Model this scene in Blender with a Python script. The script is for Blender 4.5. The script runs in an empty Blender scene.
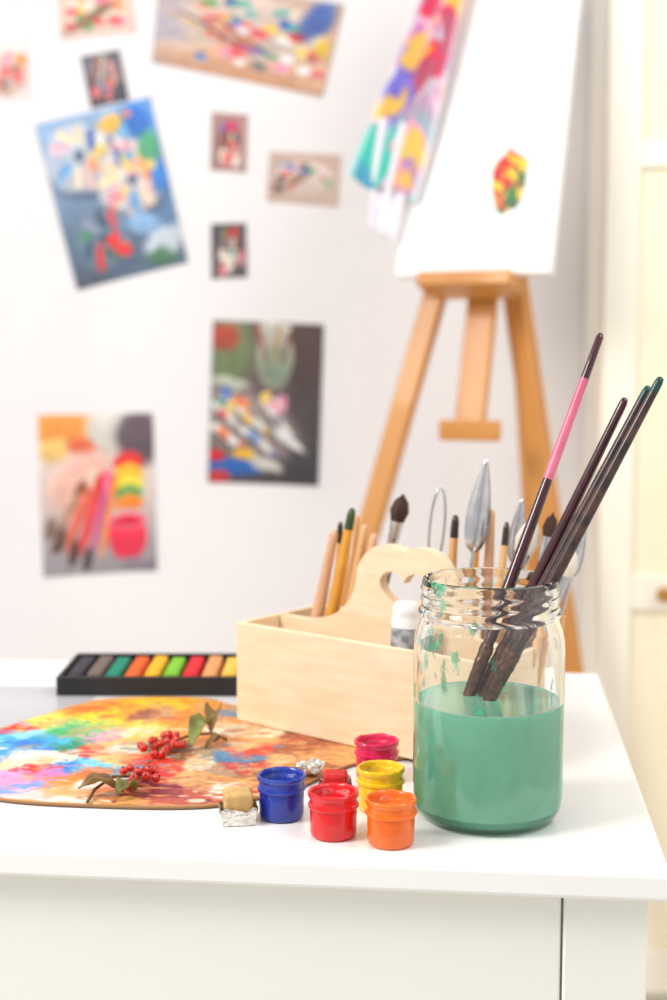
import bpy, math, random
from mathutils import Vector, Matrix, noise, Quaternion
random.seed(7)
scene=bpy.context.scene
col=scene.collection
TZ=0.75

def lin(c):
    out=[]
    for v in c:
        v=v/255.0
        out.append(v/12.92 if v<=0.04045 else ((v+0.055)/1.055)**2.4)
    return out
def rgba(c): return tuple(lin(c))+(1.0,)

# ---------------------------------------------------------------- materials
def new_mat(name):
    m=bpy.data.materials.new(name); m.use_nodes=True
    nt=m.node_tree
    return m,nt,nt.nodes['Principled BSDF']
def pset(b,**k):
    names=dict(rough='Roughness',metal='Metallic',trans='Transmission Weight',ior='IOR',coat='Coat Weight',sss='Subsurface Weight',spec='Specular IOR Level',sheen='Sheen Weight',coatr='Coat Roughness')
    for kk,v in k.items():
        if names[kk] in b.inputs: b.inputs[names[kk]].default_value=v
def mat(name,c,c2=None,rough=.5,scale=30,bump=0.0,bscale=None,stretch=(1,1,1),detail=4,**k):
    m,nt,b=new_mat(name)
    if c2 is None: c2=[max(0,x*0.96) for x in c]
    tc=nt.nodes.new('ShaderNodeTexCoord'); mp=nt.nodes.new('ShaderNodeMapping')
    mp.inputs['Scale'].default_value=stretch
    nt.links.new(tc.outputs['Object'],mp.inputs['Vector'])
    n=nt.nodes.new('ShaderNodeTexNoise'); n.inputs['Scale'].default_value=scale; n.inputs['Detail'].default_value=detail
    nt.links.new(mp.outputs[0],n.inputs['Vector'])
    r=nt.nodes.new('ShaderNodeValToRGB')
    r.color_ramp.elements[0].position=.35; r.color_ramp.elements[1].position=.65
    r.color_ramp.elements[0].color=rgba(c); r.color_ramp.elements[1].color=rgba(c2)
    nt.links.new(n.outputs['Fac'],r.inputs[0]); nt.links.new(r.outputs[0],b.inputs['Base Color'])
    pset(b,rough=rough,**k)
    if bump>0:
        n2=nt.nodes.new('ShaderNodeTexNoise'); n2.inputs['Scale'].default_value=bscale or scale; n2.inputs['Detail'].default_value=4
        nt.links.new(mp.outputs[0],n2.inputs['Vector'])
        bp=nt.nodes.new('ShaderNodeBump'); bp.inputs['Strength'].default_value=bump; bp.inputs['Distance'].default_value=.002
        nt.links.new(n2.outputs['Fac'],bp.inputs['Height']); nt.links.new(bp.outputs[0],b.inputs['Normal'])
    return m
def attr_mat(name,rough=.5,bump=0,bscale=200,**k):
    m,nt,b=new_mat(name)
    a=nt.nodes.new('ShaderNodeAttribute'); a.attribute_name='Col'
    nt.links.new(a.outputs['Color'],b.inputs['Base Color'])
    pset(b,rough=rough,**k)
    if bump>0:
        tc=nt.nodes.new('ShaderNodeTexCoord')
        n2=nt.nodes.new('ShaderNodeTexNoise'); n2.inputs['Scale'].default_value=bscale; n2.inputs['Detail'].default_value=5
        nt.links.new(tc.outputs['Object'],n2.inputs['Vector'])
        bp=nt.nodes.new('ShaderNodeBump'); bp.inputs['Strength'].default_value=bump; bp.inputs['Distance'].default_value=.0015
        nt.links.new(n2.outputs['Fac'],bp.inputs['Height']); nt.links.new(bp.outputs[0],b.inputs['Normal'])
    return m

# ---------------------------------------------------------------- mesh helpers
def mk(name,verts,faces,m=None,smooth=False):
    me=bpy.data.meshes.new(name); me.from_pydata([tuple(v) for v in verts],[],faces); me.update()
    ob=bpy.data.objects.new(name,me); col.objects.link(ob)
    if m: me.materials.append(m)
    if smooth:
        for p in me.polygons: p.use_smooth=True
    return ob
def recalc(ob):
    import bmesh
    bm=bmesh.new(); bm.from_mesh(ob.data); bmesh.ops.recalc_face_normals(bm,faces=bm.faces); bm.to_mesh(ob.data); bm.free()
def autosmooth(ob,ang=35):
    for p in ob.data.polygons: p.use_smooth=True
    try: ob.data.set_sharp_from_angle(angle=math.radians(ang))
    except Exception: pass
def box(name,lo,hi,m,bev=0.0,M=None,seg=2):
    x0,y0,z0=lo;x1,y1,z1=hi
    cx,cy,cz=(x0+x1)/2,(y0+y1)/2,(z0+z1)/2
    V=[(x-cx,y-cy,z-cz) for x,y,z in [(x0,y0,z0),(x1,y0,z0),(x1,y1,z0),(x0,y1,z0),(x0,y0,z1),(x1,y0,z1),(x1,y1,z1),(x0,y1,z1)]]
    F=[(0,3,2,1),(4,5,6,7),(0,1,5,4),(1,2,6,5),(2,3,7,6),(3,0,4,7)]
    ob=mk(name,V,F,m)
    ob.matrix_world=(M or Matrix())@Matrix.Translation((cx,cy,cz))
    if bev>0:
        b=ob.modifiers.new('bevel','BEVEL'); b.width=bev; b.segments=seg; b.limit_method='ANGLE'
        autosmooth(ob,35)
    return ob
def group(name,objs,loc):
    e=bpy.data.objects.new(name,None); col.objects.link(e); e.location=loc; e.empty_display_size=.02
    for o in objs:
        o.parent=e; o.matrix_parent_inverse=Matrix.Translation(Vector(loc)).inverted()
    return e
def lathe_data(profile,segs=64,close=False):
    V=[];F=[]; rings=[]
    for r,z in profile:
        if r<1e-6:
            V.append((0,0,z)); rings.append([len(V)-1]*segs)
        else:
            s=len(V)
            for i in range(segs):
                a=2*math.pi*i/segs; V.append((r*math.cos(a),r*math.sin(a),z))
            rings.append(list(range(s,s+segs)))
    pairs=list(zip(rings[:-1],rings[1:]))
    if close: pairs.append((rings[-1],rings[0]))
    for A,B in pairs:
        for i in range(segs):
            j=(i+1)%segs
            f=[A[i],A[j],B[j],B[i]]
            g=[]
            for q in f:
                if q not in g: g.append(q)
            if len(g)>=3: F.append(tuple(g))
    return V,F
def lathe(name,profile,loc,m,segs=64,close=False,jit=None,ang=40):
    V,F=lathe_data(profile,segs,close)
    if jit: V=[jit(Vector(v)) for v in V]
    ob=mk(name,V,F,m); recalc(ob); ob.location=loc; autosmooth(ob,ang)
    return ob
def shaft(name,p0,p1,prof,m,segs=20,flat=1.0):
    """lathe along p0->p1; prof = [(dist along, radius)]"""
    p0=Vector(p0);p1=Vector(p1); d=(p1-p0).normalized()
    V,F=lathe_data([(r,t) for t,r in prof],segs)
    V=[(x,y*flat,z) for x,y,z in V]
    ob=mk(name,V,F,m); recalc(ob)
    q=Vector((0,0,1)).rotation_difference(d)
    ob.matrix_world=Matrix.Translation(p0)@q.to_matrix().to_4x4()
    autosmooth(ob,50)
    return ob
def tube(name,pts,rad,m,res=8):
    cu=bpy.data.curves.new(name,'CURVE'); cu.dimensions='3D'; cu.bevel_depth=1.0; cu.bevel_resolution=res; cu.use_fill_caps=True
    sp=cu.splines.new('POLY'); sp.points.add(len(pts)-1)
    for i,p in enumerate(pts):
        sp.points[i].co=(p[0],p[1],p[2],1); sp.points[i].radius=rad[i] if isinstance(rad,(list,tuple)) else rad
    tmp=bpy.data.objects.new(name,cu); col.objects.link(tmp)
    me=bpy.data.meshes.new_from_object(tmp.evaluated_get(bpy.context.evaluated_depsgraph_get()))
    bpy.data.objects.remove(tmp)
    ob=bpy.data.objects.new(name,me); col.objects.link(ob); me.materials.clear(); me.materials.append(m)
    for p in me.polygons: p.use_smooth=True
    return ob
def set_colors(ob,fn):
    me=ob.data
    a=me.color_attributes.new(name='Col',type='FLOAT_COLOR',domain='POINT')
    for i,v in enumerate(me.vertices):
        c=fn(v.co,i); a.data[i].color=tuple(lin(c))+(1.0,)
def mix(a,b,t): return [a[i]*(1-t)+b[i]*t for i in range(3)]
def sstep(a,b,x):
    t=max(0,min(1,(x-a)/(b-a))); return t*t*(3-2*t)

# ---------------------------------------------------------------- room
m_wall=mat('wall_paint',(243,240,242),(239,236,239),rough=.8,scale=3)
m_floor=mat('floor_laminate',(232,228,218),(222,216,204),rough=.4,scale=4,stretch=(1,6,1))
box('wall_back',(-3,2.55,0),(1.7,2.65,2.8),m_wall)
box('wall_right',(1.6,-1.0,0),(1.7,2.55,2.8),m_wall)
box('floor',(-3,-1.0,-.1),(1.7,2.65,0),m_floor)
box('baseboard_back',(-3,2.535,0),(.18,2.55,.08),mat('trim_white',(240,240,238),rough=.5),bev=.003)

m_cream=mat('cream_lacquer',(250,246,232),(248,243,227),rough=.4,scale=5)
m_creamin=mat('cream_panel',(249,240,214),(247,237,208),rough=.5,scale=5)
cx0,cx1,cy0,cy1=.186,1.1,2.2,2.545
parts=[box('side_left',(cx0,cy0,0),(cx0+.02,cy1,2.2),m_cream,.002),
 box('side_right',(cx1-.02,cy0,0),(cx1,cy1,2.2),m_cream,.002),
 box('back_panel',(cx0+.02,cy1-.01,0),(cx1-.02,cy1,2.2),m_creamin),
 box('top_panel',(cx0+.02,cy0,2.18),(cx1-.02,cy1-.01,2.2),m_cream,.002),
 box('plinth',(cx0+.02,cy0+.01,0),(cx1-.02,cy0+.03,.1),m_cream,.002)]
for i,(a,b) in enumerate(((cx0+.001,.64),(.646,cx1-.001))):
    st=.052
    parts.append(box('door_stile_%da'%i,(a,cy0-.02,.03),(a+st,cy0-.001,2.19),m_cream,.003))
    parts.append(box('door_stile_%db'%i,(b-st,cy0-.02,.03),(b,cy0-.001,2.19),m_cream,.003))
    parts.append(box('door_panel_%d'%i,(a+st,cy0-.010,.03),(b-st,cy0-.004,2.19),m_creamin))
    for k,(z0,z1) in enumerate(((.03,.10),(.655,.71),(1.335,1.375),(2.12,2.19))):
        parts.append(box('door_rail_%d_%d'%(i,k),(a+st,cy0-.0195,z0),(b-st,cy0-.0105,z1),m_cream,.002))
m_brass=mat('brass',(200,150,80),rough=.3,metal=.8)
kn=lathe('knob',[(0,.03),(.008,.029),(.012,.022),(.012,.016),(.006,.01),(.006,0),(0,0)],(0,0,0),m_brass,24)
kn.matrix_world=Matrix.Translation((.287,cy0-.0195,.683))@Matrix.Rotation(math.radians(90),4,'X')
parts.append(kn)
group('cupboard',parts,((cx0+cx1)/2,(cy0+cy1)/2,0))

# ---------------------------------------------------------------- dresser
m_white=mat('white_lacquer',(248,248,247),(246,246,244),rough=.22,scale=3,coat=.2)
m_front=mat('white_lacquer_front',(243,243,236),(241,241,233),rough=.35,scale=3)
m_gap=mat('gap_shadow_board',(225,220,210),rough=.8)
dx0=-.85
parts=[box('top_slab',(dx0,.813,.732),(.117,1.335,.75),m_white,.003,seg=3),
 box('side_right',(.0542,.825,.06),(.105,1.32,.732),m_front,.0015),
 box('side_left',(dx0+.012,.825,.06),(dx0+.06,1.32,.732),m_front,.0015),
 box('back_panel',(dx0+.06,1.30,.06),(.0542,1.32,.732),m_front),
 box('inner_carcass',(dx0+.0605,.832,.07),(.054,1.299,.7315),m_gap)]
z=.7302
for i,h in enumerate((.17,.23,.23)):
    parts.append(box('drawer_front_%d'%(i+1),(dx0+.062,.8255,z-h),(.0527,.8315,z),m_front,.0012))
    kx=-.37
    k2=lathe('drawer_knob_%d'%(i+1),[(0,.022),(.01,.021),(.014,.015),(.007,.008),(.006,0),(0,0)],(0,0,0),m_cream,24)
    k2.matrix_world=Matrix.Translation((kx,.8255,z-h/2-.02))@Matrix.Rotation(math.radians(90),4,'X')
    parts.append(k2)
    z-=h+.003
for i,(x,y) in enumerate(((dx0+.03,.845),(.08,.845),(dx0+.03,1.295),(.08,1.295))):
    parts.append(box('foot_%d'%(i+1),(x-.018,y-.018,0),(x+.018,y+.018,.06),m_front,.002))
group('dresser',parts,(-.37,1.07,0))

# ---------------------------------------------------------------- prints on wall
m_print=attr_mat('photo_print',rough=.45)
def E(x,y,rx,ry,a,c,s=.18): return (x,y,rx,ry,a,c,s)
def brushb(x0,y0,x1,y1,w,c,tip=None):
    L=math.hypot(x1-x0,y1-y0); a=math.degrees(math.atan2(y1-y0,x1-x0))
    o=[E((x0+x1)/2,(y0+y1)/2,L/2,w,a,c,.2)]
    if tip: o.append(E(x0+(x1-x0)*.9,y0+(y1-y0)*.9,L*.12,w*1.25,a,tip,.2))
    return o
def potb(x,y,r,c,body=None):
    body=body or mix(c,(245,240,240),.45)
    return [E(x,y+r*.75,r*.92,r*.85,0,body,.12),E(x,y,r,r*.45,0,mix(c,(255,255,255),.5),.1),E(x,y,r*.82,r*.33,0,c,.1)]
def tubeb(x,y,L,w,a,c):
    ca,sa=math.cos(math.radians(a)),math.sin(math.radians(a))
    return [E(x,y+.014,L,w*1.15,a,(96,88,90),.4),E(x,y,L,w,a,(240,238,236),.12),E(x-ca*L*.1,y-sa*L*.1,L*.35,w*.95,a,mix(c,(240,238,236),.2),.12),E(x+ca*L,y+sa*L,L*.15,w*.6,a,c,.15)]
def blob_paint(bg,blobs,seed=0,warp=.02):
    def fn(u,v):
        n1=noise.noise(Vector((u*7+seed,v*7,seed*1.3))); n2=noise.noise(Vector((u*7+seed+40,v*7,seed)))
        uu=u+warp*n1; vv=v+warp*n2
        c=bg(uu,vv) if callable(bg) else list(bg)
        for (bx,by,rx,ry,ang,cc,sf) in blobs:
            dx,dy=uu-bx,vv-by
            if abs(dx)>1.5*max(rx,ry) or abs(dy)>1.5*max(rx,ry): continue
            ca,sa=math.cos(math.radians(ang)),math.sin(math.radians(ang))
            X=dx*ca+dy*sa; Yv=-dx*sa+dy*ca
            d=math.sqrt((X/rx)**2+(Yv/ry)**2)
            if d>1+sf*1.5: continue
            sh=1.06-.16*((Yv/ry)*.5+.5)
            c=mix(c,[min(255,q*sh) for q in cc],1-sstep(1-sf,1+sf,d))
        k=1+.10*noise.noise(Vector((u*18,v*18,seed+9)))+.06*noise.noise(Vector((u*45,v*45,seed+19)))
        g=sum(c)/3
        c=[g+(q-g)*1.15 for q in c]
        return [255*(max(0,min(255,x*k))/255)**1.12 for x in c]
    return fn
def photo(corners,fn,n=80):
    y=2.5494
    TL,TR,BR,BL=[Vector((c[0],c[1])) for c in corners]
    V=[];F=[];UV=[]
    for j in range(n+1):
        for i in range(n+1):
            u=i/n;v=j/n
            p=(TL*(1-u)+TR*u)*(1-v)+(BL*(1-u)+BR*u)*v
            curl=.003*(abs(u-.5)*2)**4*(v*.7+.3)
            V.append((p.x,y-curl,p.y)); UV.append((u,v))
    for j in range(n):
        for i in range(n):
            a=j*(n+1)+i; F.append((a,a+n+1,a+n+2,a+1))
    cx=sum(v[0] for v in V)/len(V); cz=sum(v[2] for v in V)/len(V)
    ob=mk('photo_print',[(v[0]-cx,v[1]-y,v[2]-cz) for v in V],F,m_print,True)
    ob.location=(cx,y,cz)
    set_colors(ob,lambda co,i:fn(*UV[i]))
    so=ob.modifiers.new('thick','SOLIDIFY'); so.thickness=.0008; so.offset=0
    return ob
def S(*a): return [(p[0]/1000,p[1]/1000) for p in a]
RED=(215,50,50);ORG=(238,140,60);YEL=(244,208,80);GRN=(90,155,95);BLU=(60,105,180);PNK=(232,130,165);WHT=(243,240,238);DRK=(60,55,62);GRY=(150,150,158);TEAL=(90,175,170);BRN=(150,100,75);CRM=(232,215,195)
def scatter_pots(seed,n,area,r,cols):
    R=random.Random(seed); o=[]
    P=sorted([(R.uniform(area[2],area[3]),R.uniform(area[0],area[1])) for _ in range(n)])
    for y,x in P: o+=potb(x,y,R.uniform(*r),R.choice(cols))
    return o
def dabs(seed,n,area,r,cols,s=.35):
    R=random.Random(seed); return [E(R.uniform(area[0],area[1]),R.uniform(area[2],area[3]),R.uniform(*r),R.uniform(*r),R.uniform(0,180),R.choice(cols),s) for _ in range(n)]
def brushes(seed,n,x0,y0,x1,y1,sp,w,cols):
    R=random.Random(seed); o=[]
    for i in range(n):
        k=(i/(max(1,n-1))-.5)*sp
        o+=brushb(x0+k,y0+R.uniform(-.03,.03),x1+k*.5,y1+R.uniform(-.03,.03),w,R.choice(cols),R.choice([DRK,RED,BLU,CRM,GRN]))
    return o
photo(S((-923,1618),(-833,1629),(-830,1521),(-920,1512)),blob_paint((238,232,230),
   [E(.55,.55,.45,.36,10,(226,196,186),.3)]+scatter_pots(1,13,(.2,.92,.2,.75),(.07,.12),[RED,PNK,ORG,BRN,RED,GRY]),1))
photo(S((-773,1712),(-639,1716),(-629,1635),(-768,1624)),blob_paint((224,202,190),
   [E(.5,.5,.42,.38,-8,(236,222,208),.2)]+dabs(2,24,(.15,.85,.2,.8),(.05,.11),[RED,PNK,YEL,(220,90,90),ORG,GRN,(230,120,120)])+brushes(5,3,.1,.9,.9,.2,.2,.025,[BRN,DRK]),2))
photo(S((-733,1593),(-661,1604),(-644,1514),(-714,1501)),blob_paint(lambda u,v:mix((96,90,104),(70,66,78),v),
   [E(.3,.3,.25,.2,0,(130,128,140),.5),E(.7,.35,.14,.2,0,(190,150,145),.4)]+scatter_pots(3,7,(.15,.9,.45,.8),(.08,.13),[RED,BRN,GRY,(200,80,90),(60,80,120)])+brushes(8,3,.2,.6,.5,.05,.3,.03,[BRN,CRM]),3))
photo(S((-583,1734),(-248,1673),(-289,1513),(-599,1581)),blob_paint(lambda u,v:mix((190,176,174),(216,184,158),sstep(0,1,u*.6+v*.6)),
   [E(.06,.7,.12,.5,0,(184,176,184),.4),E(.14,.85,.16,.14,10,(212,196,190),.4),E(.5,.95,.5,.2,4,(200,158,130),.5),
    E(.52,.42,.38,.34,-6,(226,210,196),.12),E(.5,.40,.33,.28,-6,(210,192,184),.25)]+
   dabs(14,26,(.25,.8,.15,.6),(.03,.06),[(220,120,110),BLU,YEL,WHT,TEAL,(230,160,130),GRN,RED])+
   scatter_pots(15,30,(.26,.95,.32,.82),(.035,.055),[RED,(196,40,60),YEL,BLU,WHT,ORG,PNK,(170,60,60),DRK,RED])+
   brushes(16,4,.15,.35,.62,.7,.35,.012,[BRN,(210,170,120),(90,60,50)])+
   [E(.88,.22,.08,.22,10,(84,110,172),.4),E(.94,.5,.04,.1,0,(220,190,80),.4)],4),100)
fan=[]
for k,(cx,cy,rr,nn,base) in enumerate([(.28,.24,.27,10,(200,208,222)),(.68,.44,.30,11,(214,204,204)),(.34,.74,.24,9,(120,138,156))]):
    fan.append(E(cx+.02,cy+.02,rr*1.08,rr*.85,-10,(96,116,142),.12)); fan.append(E(cx,cy,rr,rr*.78,-10,base,.08))
    for i in range(nn):
        a=i*2*math.pi/nn+k
        cc=[(245,215,130),(240,160,110),(240,200,190),(240,225,205),(120,175,220),(190,200,220),(235,200,215),(250,235,190),(236,220,190),(60,110,180),(235,150,170)][(i+3*k)%11]
        if k==2: cc=[(205,70,70),(70,100,120),(90,150,110),(150,160,180),(60,80,100),(215,80,90),(120,150,180),(170,150,130),(80,110,100)][i]
        fan.append(E(cx+rr*.64*math.cos(a),cy+rr*.5*math.sin(a),rr*.30,rr*.12,math.degrees(a)*.9,cc,.25))
    fan.append(E(cx,cy,rr*.2,rr*.13,0,(90,115,140) if k<2 else (60,75,90),.2))
photo(S((-822,1473),(-605,1519),(-538,1221),(-747,1171)),blob_paint(lambda u,v:mix(mix((160,190,222),(96,114,134),sstep(.1,.9,v)),(100,160,215),sstep(.6,1,u)*(1-v)),
  fan+[E(.85,.12,.12,.1,20,(40,120,200),.3),E(.62,.1,.12,.05,0,(245,190,90),.3),E(.9,.28,.08,.1,0,(90,170,130),.3),E(.93,.45,.07,.1,0,(70,140,210),.35),
   E(.85,.85,.2,.09,-10,(204,212,222),.3),E(.8,.93,.15,.05,0,(90,130,105),.3),E(.15,.95,.16,.06,0,(90,100,115),.3),E(.47,.83,.07,.04,0,(225,60,60),.25),E(.4,.76,.06,.04,0,(225,60,60),.25),E(.72,.72,.16,.05,10,(150,185,220),.3)]+
  dabs(55,22,(.45,.98,.05,.6),(.02,.04),[(245,215,120),(240,150,120),WHT,(120,190,220),(235,150,170)]),5,.04),110)
photo(S((-490,1490),(-424,1484),(-429,1381),(-493,1387)),blob_paint((176,140,134),
   brushes(61,7,.5,.95,.5,.15,.7,.04,[BRN,CRM,DRK,(200,120,100)])+scatter_pots(6,7,(.15,.85,.55,.8),(.1,.14),[RED,PNK,TEAL,CRM,(200,70,70)]),6))
photo(S((-384,1418),(-255,1410),(-262,1318),(-390,1330)),blob_paint((205,182,170),
   [E(.5,.5,.42,.36,0,(226,210,202),.15)]+scatter_pots(7,18,(.12,.9,.2,.72),(.05,.08),[RED,RED,YEL,BLU,WHT,GRN,(190,60,80),DRK])+brushes(71,3,.1,.8,.6,.3,.3,.02,[BRN,DRK]),7))
photo(S((-494,1290),(-429,1291),(-428,1193),(-493,1190)),blob_paint((92,84,88),
   brushes(81,5,.45,.8,.55,.1,.6,.04,[BRN,CRM,GRY])+scatter_pots(8,6,(.15,.85,.5,.8),(.1,.14),[RED,TEAL,(200,90,100),CRM]),8))
photo(S((-492,1115),(-286,1106),(-297,809),(-504,814)),blob_paint(lambda u,v:mix((112,98,96),(78,72,78),sstep(.3,.9,u*.5+v*.5)),
  [E(.12,.18,.26,.26,0,(128,142,108),.4),E(.1,.1,.14,.08,0,(180,90,70),.4),E(.85,.15,.2,.3,0,(92,76,76),.4),
   E(.57,.2,.165,.21,0,(184,182,172),.1),E(.57,.26,.14,.13,0,(148,162,144),.2),E(.57,.03,.16,.035,0,(214,212,205),.15)]+
  brushb(.5,.25,.38,-.05,.015,(160,60,50))+brushb(.58,.25,.6,-.05,.014,(190,140,90))+brushb(.63,.25,.75,-.02,.014,(120,50,50))+
  [E(.15,.38,.2,.035,4,(200,205,190),.3),E(.32,.64,.5,.2,12,(160,148,148),.3)]+
  scatter_pots(91,14,(.03,.66,.42,.52),(.038,.055),[RED,ORG,YEL,BLU,GRN,WHT,PNK])+
  tubeb(.13,.58,.15,.026,30,RED)+tubeb(.36,.60,.17,.027,26,(235,190,80))+tubeb(.62,.61,.17,.027,34,GRY)+tubeb(.14,.70,.17,.03,20,(230,120,60))+tubeb(.42,.72,.19,.03,26,(120,150,200))+tubeb(.72,.73,.17,.03,30,(220,220,225))+
  [E(.9,.92,.2,.12,0,(70,68,74),.3),E(.22,.9,.26,.06,0,(58,112,180),.2),E(.07,.83,.08,.04,0,(205,50,50),.2),E(.32,.82,.1,.03,10,(232,190,70),.2),E(.52,.88,.16,.04,10,(214,210,208),.25),E(.1,.97,.1,.04,0,(190,70,70),.2)],9),110)
photo(S((-829,938),(-608,943),(-604,646),(-824,629)),blob_paint(lambda u,v:mix((230,214,208),(164,158,164),sstep(.35,1,v)),
  [E(.2,.08,.28,.12,0,(240,168,96),.4),E(.12,.22,.14,.07,0,(244,208,140),.4),E(.6,.1,.18,.14,0,(226,222,216),.3),E(.88,.15,.2,.18,0,(112,98,108),.25),E(.38,.2,.12,.05,0,(214,110,80),.4),
   E(.35,.42,.3,.17,-20,(236,196,184),.4)]+
  brushb(.2,.85,.5,.35,.045,(226,120,100),CRM)+brushb(.1,.8,.38,.42,.03,(190,150,130),BRN)+brushb(.32,.88,.56,.38,.04,(222,80,80),RED)+brushb(.42,.92,.62,.36,.035,(210,110,150),PNK)+
  brushb(.52,.9,.66,.4,.03,(232,150,90),ORG)+[E(.15,.78,.05,.09,35,(110,84,76),.25),E(.27,.86,.045,.08,30,(90,74,70),.25),E(.40,.9,.045,.08,18,(88,80,84),.25),E(.08,.7,.05,.07,35,(140,120,110),.3)]+
  [E(.78,.30,.13,.06,0,(222,70,66),.15),E(.78,.37,.13,.05,0,(243,196,74),.15),E(.78,.44,.13,.05,0,(240,220,90),.15),E(.78,.50,.13,.045,0,(110,170,105),.15),E(.78,.56,.13,.045,0,(238,150,70),.15),
   E(.75,.78,.17,.14,0,(232,70,100),.12),E(.75,.67,.175,.05,0,(244,150,170),.12),E(.75,.67,.14,.033,0,(214,50,80),.12),E(.9,.95,.2,.05,0,(150,140,150),.4)],10),100)

# ---------------------------------------------------------------- easel + canvas
m_ew=mat('easel_wood',(212,148,76),(196,128,56),rough=.45,scale=14,stretch=(1,1,.15),coat=.15)
m_canvas=mat('canvas_primed',(250,250,250),(247,247,248),rough=.75,scale=60,bump=.1,bscale=700)
BR=Vector((.096,2.0,1.169)); upv=Vector((.0384,.1,.394)).normalized(); uv_=Vector((-.934,.358,0)).normalized()
uv_=(uv_-upv*uv_.dot(upv)).normalized(); nv=upv.cross(uv_).normalized()
if nv.y>0: nv=-nv
def frame_box(name,origin,ax,ay,az,dims,m,bev=.001):
    M=Matrix((ax,ay,az)).transposed().to_4x4(); M.translation=origin
    return box(name,(0,0,0),dims,m,bev,M)
W=.2395
cv=frame_box('canvas_panel',BR,uv_,-nv,upv,(W,.018,.62),m_canvas,.002)
def dab():
    cols=[(205,40,40),(50,125,60),(244,205,50),(238,120,40),(30,90,70)]
    n=40;V=[];F=[];C=[]
    s0=(.0385-BR.x)/uv_.x*0.92+.019; t0=(1.305-1.169)/upv.z
    for j in range(n+1):
        for i in range(n+1):
            u=(i/n-.5)*2; v=(j/n-.5)*2
            r=1+.25*noise.noise(Vector((u*1.5,v*1.5,3)))
            x=u*math.sqrt(1-v*v/2)*.027*r; y=v*math.sqrt(1-u*u/2)*.046*r
            h=.0012+.0015*(1-max(abs(u),abs(v)))+.0008*noise.noise(Vector((u*5,v*5,1)))*(1-max(abs(u),abs(v)))
            if max(abs(u),abs(v))>.999: h=-.0002
            V.append(BR+uv_*(s0+x)+upv*(t0+y)+nv*h)
            nn=noise.noise(Vector((u*2.0+7,v*2.2,5)))+.3*noise.noise(Vector((u*6,v*6,2)))
            g=(-u*.55 - v*.45)+.7*noise.noise(Vector((u*2+17,v*2.4,9)))
            c=cols[0]
            if g>.12: c=cols[1]
            if g>.5: c=cols[4]
            if nn>.2: c=cols[2]
            elif nn>.13: c=cols[3]
            C.append(c)
    for j in range(n):
        for i in range(n):
            a=j*(n+1)+i;F.append((a,a+1,a+n+2,a+n+1))
    ob=mk('paint_dab',V,F,attr_mat('oil_dab',rough=.45,bump=.3),True); set_colors(ob,lambda co,i:C[i]); return ob
group('artist_canvas',[cv,dab()],tuple(BR+uv_*W/2))
def beam(name,p0,p1,w,t,m,roll=0,bev=.003):
    p0=Vector(p0);p1=Vector(p1);d=(p1-p0);L=d.length;d.normalize()
    side=Vector((math.cos(roll),math.sin(roll),0)); side=(side-d*side.dot(d)).normalized(); f=d.cross(side)
    M=Matrix((side,f,d)).transposed().to_4x4(); M.translation=p0
    return box(name,(-w/2,-t/2,0),(w/2,t/2,L),m,bev,M)
ep=[beam('leg_left',(-.382,2.00,0),(-.010,2.172,1.36),.034,.022,m_ew,-.3),
 beam('leg_right',(.228,2.02,0),(.020,2.172,1.36),.036,.024,m_ew,-.6),
 beam('leg_rear',(.145,2.40,0),(.045,2.215,1.36),.028,.02,m_ew,.2),
 beam('mast',(-.0145,2.055,.943),(.045,2.222,1.60),.046,.014,m_ew,-.35),
 beam('mast_foot',(-.058,2.05,.943),(.030,2.028,.943),.016,.03,m_ew,1.57),
 frame_box('canvas_ledge',BR+uv_*.05-upv*.022+nv*.022,uv_,-nv,upv,(.145,.075,.021),m_ew,.003),
 beam('apex_block',(-.02,2.20,1.34),(.06,2.175,1.34),.05,.025,m_ew,1.57)]
group('easel',ep,(-.02,2.12,0))

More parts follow.
